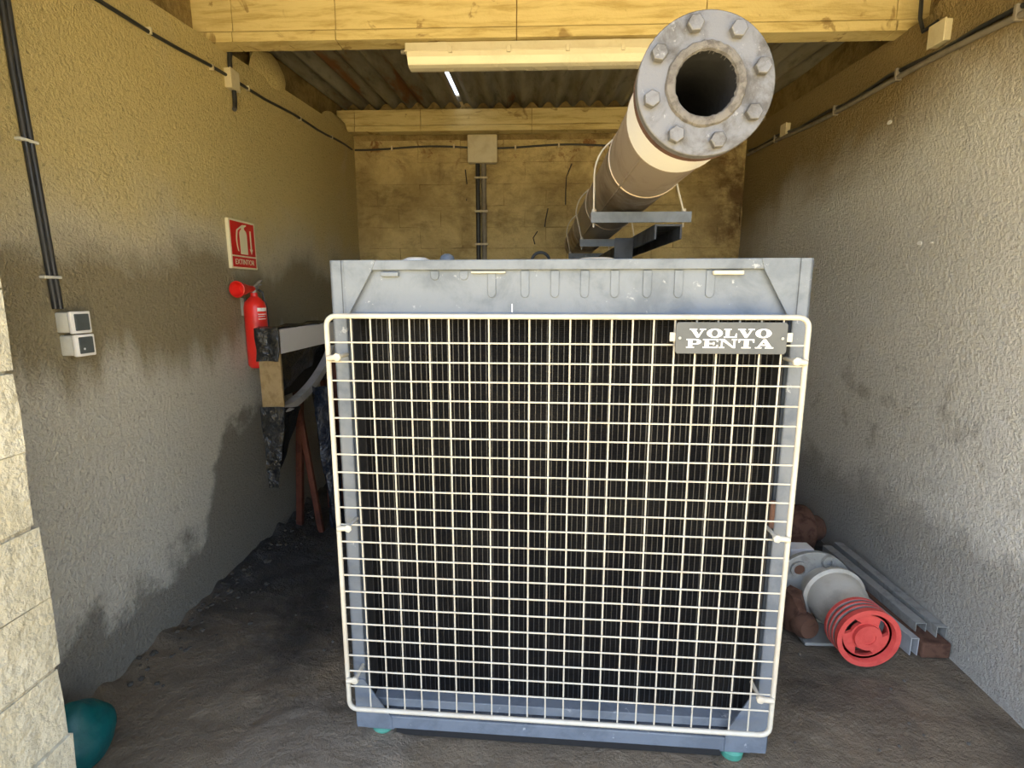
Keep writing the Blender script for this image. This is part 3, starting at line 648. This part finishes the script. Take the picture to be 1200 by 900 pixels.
# fire extinguisher sign
sg = thing('extinguisher_sign', 'red and cream fire extinguisher sign on the left wall', 'sign', (XL + 0.016, 2.995, 1.827))
def yz(name, pts, x, d, mat, parent):
    mb = MB(); mb.prism([Vector((x, a, b)) for a, b in pts], (d, 0, 0)); return mb.build(name, mat, parent)
def rect(a0, a1, b0, b1): return [(a0, b0), (a1, b0), (a1, b1), (a0, b1)]
yz('sign_board', rect(-0.134, 0.134, -0.134, 0.134), -0.016, 0.018, M['sign_w'], sg)
p1 = yz('red_field', rect(-0.122, 0.122, -0.060, 0.124), 0.0016, 0.0014, M['sign_r'], sg)
p2 = yz('red_field', rect(-0.122, 0.122, -0.124, -0.068), 0.0016, 0.0014, M['sign_r'], sg)
body = [(-0.036, -0.052), (0.040, -0.052), (0.040, 0.058)] + [(0.002 + 0.038 * cos(a), 0.058 + 0.030 * sin(a)) for a in [pi * k / 10 for k in range(1, 10)]] + [(-0.036, 0.058)]
yz('pictogram_bottle', body, 0.003, 0.0008, M['sign_w'], p1)
yz('pictogram_valve', [(-0.014, 0.085), (0.016, 0.085), (0.016, 0.098), (0.040, 0.108), (0.038, 0.115), (0.0, 0.110), (-0.014, 0.102)], 0.003, 0.0008, M['sign_w'], p1)
hs = [(0.0, 0.112)] + [(-0.062 - 0.012 * sin(pi * k / 10), 0.08 - 0.115 * k / 10) for k in range(11)]; hs_in = [(a + 0.011, b - 0.004) for a, b in hs][::-1]
yz('pictogram_hose', hs + hs_in, 0.003, 0.0008, M['sign_w'], p1)
yz('pictogram_arrow', [(0.072, 0.085), (0.086, 0.085), (0.086, -0.018), (0.096, -0.018), (0.079, -0.048), (0.062, -0.018), (0.072, -0.018)], 0.003, 0.0008, M['sign_w'], p1)
tx = link('lettering', text_mesh('EXTINTOR', 0.042, M['sign_w']), p2, (0.0034, 0.0, -0.097)); tx.rotation_euler = (pi / 2, 0, pi / 2); tx.scale = (0.98, 1, 1)
# fire extinguisher
fe = thing('fire_extinguisher', 'red fire extinguisher with black hose horn hanging on the left wall', 'fire extinguisher', (XL + 0.076, 2.955, 1.13))
fe['label'] = 'red fire extinguisher with a red horn hanging on the left wall'
mb = MB(); mb.lathe([(0.0, 0.048), (0.012, 0.057), (0.02, 0.060), (0.345, 0.060), (0.375, 0.053), (0.397, 0.034), (0.408, 0.020), (0.430, 0.019)], (0, 0, 0), (0, 0, 1), 32); cy = mb.build('cylinder', M['red'], fe, smooth=True)
# printed label lines on the side facing the room
for z0, z1, a0, a1 in ((0.325, 0.345, -52, 8), (0.306, 0.311, -50, 0), (0.294, 0.298, -50, -8), (0.280, 0.284, -50, -4)):
    mb2 = MB(); n = 8; 
    mb2.grid(n, 1, lambda u, v: Vector((0.0610 * cos(radians(a0 + (a1 - a0) * u)), 0.0610 * sin(radians(a0 + (a1 - a0) * u)), z0 + (z1 - z0) * v)))
    mb2.build('print_line', M['white'], cy)
mb = MB(); mb.cyl((0, 0, 0.425), (0, 0, 0.465), 0.016, 14); mb.cyl((0, 0, 0.450), (0.0, 0.040, 0.455), 0.010, 10); mb.build('valve', M['galv'], fe, smooth=True)
mb = MB(); mb.box((-0.010, -0.02, 0.462), (0.010, 0.085, 0.468), Matrix.Rotation(radians(14), 3, 'X')); mb.box((-0.010, -0.01, 0.474), (0.010, 0.095, 0.480), Matrix.Rotation(radians(26), 3, 'X')); mb.build('lever', M['galv'], fe, bevel=0.002)
mb = MB(); mb.lathe([(0, 0.015), (0.05, 0.020), (0.155, 0.045), (0.157, 0.041), (0.10, 0.022)], (0.0, 0.0, 0.452), (-0.06, -1.0, -0.03), 24); mb.build('horn', M['red'], fe, smooth=True)
mb = MB(); mb.box((-0.079, -0.012, 0.30), (-0.055, 0.012, 0.40)); mb.build('wall_hook', M['galv'], fe)
mb = MB(); mb.tube([(0.0, 0.035, 0.452), (0.02, 0.06, 0.43), (0.035, 0.06, 0.34), (0.04, 0.055, 0.15)], 0.007, 8); mb.build('hose', M['cond'], fe, smooth=True)

# ------------------------------------------------------------------ back wall fittings
bj = thing('junction_box', 'square cream junction box on the back wall above two conduits', 'junction box', (-0.450, BY, 2.862))
mb = MB(); mb.box((-0.132, -0.075, -0.118), (0.132, 0.006, 0.118)); mb.build('housing', M['jbox'], bj, bevel=0.012, smooth=True)
mb = MB(); mb.box((-0.136, -0.092, -0.122), (0.136, -0.072, 0.122)); mb.build('lid', M['jbox'], bj, bevel=0.008, smooth=True)
ct = thing('conduit', 'pair of dark conduits below the square junction box, back wall', 'conduit', (-0.47, BY, 1.4))
for x, m in ((-0.030, 'cond'), (0.026, 'cond_g')):
    mb = MB(); mb.cyl((x, -0.026, 0.0), (x, -0.026, 1.345), 0.020 if m == 'cond' else 0.024, 10); mb.build('tube', M[m], ct, smooth=True)
for z in (0.62, 0.92, 1.22):
    mb = MB(); mb.box((-0.06, -0.054, z - 0.009), (0.062, 0.004, z + 0.009)); mb.build('clip', M['jbox'], ct, bevel=0.003)
bc = thing('cable', 'black cable clipped along the top of the back wall', 'cable', (0, BY, 2.88))
mb = MB(); mb.tube([(x, -0.014, 0.012 * sin(x * 5) + (0.004 * (x + 1.6)) + 0.01) for x in [-1.65 + 0.1 * k for k in range(36)]], 0.009, 8); mb.build('sheath', M['cond'], bc, smooth=True)
for x in (-1.3, -0.72, -0.15, 0.25, 0.7, 1.2):
    mb = MB(); mb.box((x - 0.008, -0.026, 0.012 * sin(x * 5) - 0.006), (x + 0.008, 0.006, 0.012 * sin(x * 5) + 0.034)); mb.build('clip', M['jbox'], bc, bevel=0.002)

# ------------------------------------------------------------------ right wall fittings
def zr(y): return 2.555 + 0.075 * (y - 2.05) + 0.012 * sin(y * 3)
rc = thing('conduit', 'grey conduit running along the top of the right wall', 'conduit', (xr(3), 3.0, zr(3)))
mb = MB(); mb.tube([(xr(y) - xr(3) - 0.016, y - 3.0, zr(y) - zr(3)) for y in [1.0 + 0.2 * k for k in range(21)]], 0.013, 10); mb.build('tube', M['cond_g'], rc, smooth=True)
mb = MB(); mb.tube([(xr(y) - xr(3) - 0.012, y - 3.0, zr(y) - zr(3) + 0.026 + 0.01 * sin(y * 9)) for y in [1.0 + 0.2 * k for k in range(21)]], 0.010, 8); mb.build('wire', M['cond'], rc, smooth=True)
for y in (2.2, 2.9, 3.5, 4.4):
    mb = MB(); mb.box((xr(y) - xr(3) - 0.032, y - 3.008, zr(y) - zr(3) - 0.017), (xr(y) - xr(3) + 0.01, y - 2.992, zr(y) - zr(3) + 0.042)); mb.build('clip', M['cond_g'], rc, bevel=0.003)
def rbox(label, y, z, s):
    t = thing('junction_box', label, 'junction box', (xr(y), y, z), 0.047)
    mb = MB(); mb.box((-0.032, -s, -s), (0.012, s, s)); mb.build('housing', M['jbox'], t, bevel=0.005)
    mb = MB(); mb.box((-0.039, -s - 0.003, -s - 0.003), (-0.030, s + 0.003, s + 0.003)); mb.build('lid', M['jbox'], t, bevel=0.004); return t
t = rbox('larger junction box high on the right wall near the opening', 2.62, 2.70, 0.045)
mb = MB(); mb.tube([(-0.02, 0.02, 0.06), (-0.03, 0.09, 0.05), (-0.03, 0.12, 0.12), (-0.02, 0.14, 0.22)], 0.009, 8); mb.build('cable_loop', M['cond'], t, smooth=True)
rbox('small junction box on the right wall far back under the conduit', 4.22, 2.765, 0.040)
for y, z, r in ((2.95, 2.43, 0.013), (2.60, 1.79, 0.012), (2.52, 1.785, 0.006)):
    mb = MB(); mb.lathe([(-0.003, r), (0.004, r)], (0, 0, 0), (-1, 0, 0), 10); o = mb.build('white_fleck', M['white'], wr); o.location = (xr(y), y, z); o.scale = (1, 1.3, 0.8)  # small white discs on the wall face

# ------------------------------------------------------------------ console wrapped in black plastic, by the left wall
cs = thing('control_console', 'control console wrapped in torn black plastic on brown legs by the left wall', 'control console', (-1.41, 2.76, 0))
xa, xb = -0.075, 0.045
def wavy(nu, nv, fn, amp, sc, seed, name, mat, parent, solid=0.003):
    mb = MB()
    def g(u, v):
        p = Vector(fn(u, v)); k = Vector((p.x + seed, p.y, p.z))
        return p + Vector((nz(k, sc), nz(k + Vector((9, 0, 0)), sc), nz(k + Vector((0, 9, 0)), sc) * 0.4)) * amp
    mb.grid(nu, nv, g); return mb.build(name, mat, parent, smooth=True, solid=solid)
mb = MB(); mb.box((xa, 0.0, 0.93), (xb, 0.02, 1.362)); mb.build('end_plate', M['card'], cs, bevel=0.003)['label'] = 'tan board showing below the torn plastic'
mb = MB(); mb.box((xb - 0.012, 0.0, 1.228), (xb, 0.86, 1.362)); mb.build('side_panel', M['gpanel'], cs, bevel=0.003)
mb = MB(); mb.box((xa, 0.0, 1.350), (xb - 0.012, 0.86, 1.362)); mb.build('top_plate', M['gband'], cs, bevel=0.003)
mb = MB(); mb.box((xa, 0.02, 0.95), (xa + 0.012, 0.86, 1.35)); mb.build('back_plate', M['black'], cs)
mb = MB(); mb.box((xa, 0.845, 0.40), (xb, 0.86, 1.35)); mb.build('mesh_panel', M['black'], cs)
prof = [(0.01, 0.940), (0.06, 0.935), (0.13, 0.938), (0.21, 0.950), (0.30, 0.968), (0.40, 0.995), (0.50, 1.030), (0.60, 1.075), (0.70, 1.13), (0.80, 1.20)]
pts = prof + [(a + 0.012, b - 0.055) for a, b in prof[::-1]]
mb = MB(); R = [[Vector((x, p[0], p[1])) for x, p in ((xb - .05, prof[i]), (xb, prof[i]), (xb, (prof[i][0] + .016, prof[i][1] - .040)), (xb - .05, (prof[i][0] + .016, prof[i][1] - .040)))] for i in range(len(prof))]
mb.rings(R); mb.build('curved_band', M['gband'], cs, smooth=True)
wavy(10, 12, lambda u, v: (xa - 0.006 + (xb - xa + 0.008) * u, -0.008 - 0.004 * sin(u * 9), 1.190 + 0.180 * v), 0.008, 14, 1, 'plastic_wrap', M['bplas'], cs)
wavy(8, 14, lambda u, v: (xa - 0.006 + (xb - xa + 0.004) * u, -0.006 + 0.86 * v, 1.370 + 0.006 * sin(v * 17)), 0.008, 11, 2, 'plastic_wrap', M['bplas'], cs)
wavy(10, 14, lambda u, v: ((xa - 0.010 + (xb - xa + 0.016) * u) * (1 - 0.62 * (1 - v) ** 1.3) - 0.030 * (1 - v) ** 1.5, -0.006 - 0.02 * (1 - v), 0.475 + 0.460 * v), 0.010, 9, 3, 'plastic_flap', M['bplas'], cs)
wavy(10, 14, lambda u, v: ((xb + 0.004) * (v ** 0.8) - 0.05 * (1 - v), -0.02 + 0.215 * u * (v ** 0.75) + 0.01, 0.475 + (0.455 - 0.03 * u * v) * v), 0.010, 9, 4, 'plastic_flap', M['bplas'], cs)
wavy(14, 12, lambda u, v: (xa + 0.035 + 0.03 * v, 0.03 + 0.80 * u, 0.96 + 0.27 * v + 0.2 * u * (1 - v)), 0.035, 8, 6, 'plastic_wrap', M['bplas'], cs)
for a, b, r in (((-0.155, 0.51, 0.0), (-0.095, 0.52, 0.965), 0.020), ((0.035, 0.41, 0.0), (-0.100, 0.47, 0.96), 0.015), ((0.010, 0.44, 0.0), (-0.125, 0.50, 0.96), 0.012)):
    mb = MB(); a = Vector(a); b = Vector(b); d = b - a; sx = Vector((1, 0, 0)) * r; sy = Vector((0, 1, 0)) * r
    mb.rings([[p + sx + sy, p - sx + sy, p - sx - sy, p + sx - sy] for p in (a, b)]); mb.build('leg', M['brown'], cs, bevel=0.003)
mb = MB(); mb.box((xa, 0.80, 0.0), (xa + 0.03, 0.845, 0.95)); mb.build('leg', M['brown'], cs)
mb = MB(); mb.box((xb - 0.03, 0.80, 0.0), (xb, 0.845, 1.20)); mb.build('leg', M['brown'], cs)
ps = wavy(12, 24, lambda u, v: (-1.385 + 0.16 * u * (0.5 + 0.5 * v) + 0.085 * (1 - v) * (0.4 + 0.6 * (1 - v)) + 0.012 * sin(u * 11), 3.16 + 0.05 * sin(u * 7 + v * 3), 0.03 + 0.95 * v), 0.018, 6, 7, 'plastic_sheet', M['nplas'], None)
tag(ps, 'navy-black plastic sheet hanging beside the generator\'s left post', 'plastic sheet')

# ------------------------------------------------------------------ teal bag in the corner behind the pier
mb = MB(); bmesh.ops.create_icosphere(mb.bm, subdivisions=4, radius=1.0)
for v in mb.bm.verts:
    p = v.co.copy(); k = 1 + 0.10 * nz(p, 1.5) + 0.05 * nz(p, 4)
    w = 1.0 - 0.35 * max(0, p.z)
    v.co = Vector((p.x * 0.098 * k * w, p.y * 0.12 * k * w, max(-0.095, p.z * 0.125 * k)))
bag = mb.build('plastic_bag', M['teal'], smooth=True); bag.location = (-1.505, 1.45, 0.097)
tag(bag, 'crumpled teal plastic bag on the floor behind the white block pier', 'bag')

# ------------------------------------------------------------------ scrap by the right wall
pu = thing('drive_unit', 'disused drive unit with red grooved pulley lying right of the generator', 'machine part', (1.40, 2.20, 0))
oY = lambda x, y, z: (x - 1.40, y - 2.20, z)
mb = MB(); pts = []
for k in range(25):
    a = pi * k / 24; pts.append(Vector(oY(1.375 + 0.195 * cos(a), 2.36, 0.130 + 0.200 * sin(a))))
pts += [Vector(oY(1.20, 2.36, 0.0)), Vector(oY(1.54, 2.36, 0.0))]
mb.prism(pts, (0, 0.025, 0)); ep = mb.build('end_plate', M['galv'], pu, bevel=0.003)
mb = MB(); mb.lathe([(0, 0.026), (0, 0.040), (0.012, 0.040), (0.012, 0.026)], oY(1.300, 2.348, 0.245), (0, 1, 0), 20, closed=True); mb.build('boss', M['galv'], ep, smooth=True)
mb = MB(); mb.cyl(oY(1.300, 2.356, 0.245), oY(1.300, 2.3605, 0.245), 0.028, 20); mb.build('hole', M['rust'], ep)
mb = MB(); mb.lathe([(0, 0.014), (0, 0.030), (0.012, 0.034), (0.012, 0.014)], oY(1.435, 2.346, 0.285), (0, 1, 0), 16, closed=True); mb.build('boss', M['galv'], ep, smooth=True)
for x, z in ((1.455, 0.235), (1.42, 0.225), (1.35, 0.18)):
    mb = MB(); mb.cyl(oY(x, 2.36, z), oY(x, 2.352, z), 0.008, 6); mb.build('screw', M['rust'], ep)
mb = MB(); mb.lathe([(0.04, 0.110), (0.0, 0.130), (0.0, 0.143), (-0.018, 0.145), (-0.026, 0.130), (-0.075, 0.124), (-0.10, 0.112), (-0.15, 0.096), (-0.18, 0.090)], oY(1.435, 2.30, 0.147), (0, 1, 0), 40); mb.build('housing', M['alu'], pu, smooth=True)
mb = MB(); mb.lathe([(-0.06, 0.110), (0.0, 0.115)], oY(1.43, 2.36, 0.145), (0, 1, 0), 40); mb.build('housing', M['alu'], pu, smooth=True)
mb = MB(); mb.lathe([(0, 0.05), (-0.08, 0.05)], oY(1.405, 2.13, 0.155), (0, 1, 0), 20); mb.build('shaft', M['groove'], pu, smooth=True)
pp = [(0.10, 0.126), (0.085, 0.126), (0.078, 0.110), (0.070, 0.126), (0.062, 0.126), (0.055, 0.110), (0.047, 0.126), (0.039, 0.126), (0.032, 0.110), (0.024, 0.126), (0.0, 0.128)]
mb = MB(); mb.lathe([(a, r) for a, r in pp], oY(1.395, 1.965, 0.158), (0, 1, 0), 40, cap0=False, cap1=False)
mb.lathe([(0.0, 0.128), (0.0, 0.108), (0.012, 0.104), (0.05, 0.100)], oY(1.395, 1.965, 0.158), (0, 1, 0), 40, cap0=False, cap1=False)
pul = mb.build('pulley', M['pred'], pu, smooth=True)
for a in (0.032, 0.055, 0.078):
    mb = MB(); mb.lathe([(a - 0.0075, 0.1262), (a - 0.003, 0.1190), (a + 0.003, 0.1190), (a + 0.0075, 0.1262)], oY(1.395, 1.965, 0.158), (0, 1, 0), 40, cap0=False, cap1=False); mb.build('groove', M['groove'], pul, smooth=True)
mb = MB()                                           # web with three curved windows
for k in range(3):
    c0 = 2 * pi * k / 3 + 0.75
    for (ra, rb_, lo, hi) in ((0.045, 0.062, 0.0, 1.0), (0.062, 0.090, 0.0, 0.58), (0.090, 0.113, 0.0, 1.0)):
        for j in range(8):
            a, b = (c0 + (2 * pi / 3) * (lo + (hi - lo) * (j + q) / 8) for q in (0, 1)); sw = 0.22 if lo == 0 and hi < 1 else 0
            mb.prism([Vector(oY(1.395 + r * cos(t), 1.985, 0.158 + r * sin(t))) for r, t in ((ra, a), (rb_, a + sw), (rb_, b + sw), (ra, b))], (0, 0.014, 0))
mb.lathe([(0.0, 0.030), (0.0, 0.055), (0.04, 0.055), (0.04, 0.030)], oY(1.395, 1.968, 0.158), (0, 1, 0), 28, closed=True)
mb.cyl(oY(1.395, 1.972, 0.158), oY(1.395, 2.02, 0.158), 0.031, 20)
mb.lathe([(0.0, 0.094), (0.0, 0.110), (0.014, 0.110), (0.014, 0.094)], oY(1.395, 1.985, 0.158), (0, 1, 0), 36, closed=True)
mb.build('web', M['pred'], pul, smooth=True)
lump('rusty_casing', M['rust'], pu, oY(1.235, 2.26, 0.085), (0.055, 0.10, 0.105), 4)
mb = MB(); mb.lathe([(0, 0.055), (0.03, 0.06), (0.06, 0.045)], oY(1.245, 2.20, 0.07), (0.2, -1, 0.1), 20); mb.build('rusty_cover', M['rust'], pu, smooth=True)
mb = MB(); mb.box(oY(1.235, 2.13, 0.0), oY(1.50, 2.34, 0.014)); mb.build('base_foot', M['galv'], pu, bevel=0.003)

def angle(p0, p1, w, h, t_, name, mat, parent):
    p0 = Vector(p0); p1 = Vector(p1); mb = MB(); sx = Vector((1, 0, 0)); sz = Vector((0, 0, 1))
    sec = [(0, 0), (w, 0), (w, -h), (w - t_, -h), (w - t_, -t_), (t_, -t_), (t_, -h), (0, -h)]
    mb.rings([[p + sx * a + sz * b for a, b in sec] for p in (p0, p1)]); return mb.build(name, mat, parent, bevel=0.001)
def lone(o, label, cat, group=None): return tag(o, label, cat, group)
tb = MB(); tb.box((1.690, 2.06, 0.004), (1.812, 2.84, 0.075)); tb = tb.build('timber_baulk', M['rust'], bevel=0.008)
lone(tb, 'rotten brown timber baulk on the floor under the steel channels', 'timber')
g = 'steel channels along the right wall'
lone(angle((1.772, 2.10, 0.128), (1.775, 2.88, 0.128), 0.045, 0.052, 0.004, 'steel_channel', M['galv'], None), 'long grey steel channel lying nearest the right wall', 'steel channel', g)
lone(angle((1.712, 2.14, 0.118), (1.700, 2.86, 0.118), 0.048, 0.042, 0.004, 'steel_channel', M['galv'], None), 'long grey steel channel next to the drive unit', 'steel channel', g)
lone(angle((1.655, 2.08, 0.085), (1.625, 2.50, 0.085), 0.034, 0.083, 0.004, 'steel_channel', M['gband'], None), 'short flat steel channel right beside the red pulley', 'steel channel', g)
dr = thing('rusty_drum', 'dark rusty drum lying by the right wall behind the drive unit', 'drum', (1.55, 3.05, 0.138))
mb = MB(); mb.lathe([(-0.25, 0.130), (-0.24, 0.138), (0.0, 0.134), (0.14, 0.138), (0.15, 0.130)], (0, 0, 0), (1, 0, 0), 32); mb.build('body', M['rust'], dr, smooth=True)
mb = MB(); mb.lathe([(0.14, 0.08), (0.22, 0.075), (0.24, 0.06)], (0, 0, 0), (1, 0, 0), 24); mb.build('neck', M['rust'], dr, smooth=True)
mb = MB(); mb.box((1.340, 2.52, 0.0), (1.460, 2.60, 0.265)); o = mb.build('metal_box', M['gpanel'], bevel=0.006)
tag(o, 'small pale grey metal box standing behind the drive unit\'s plate', 'box')
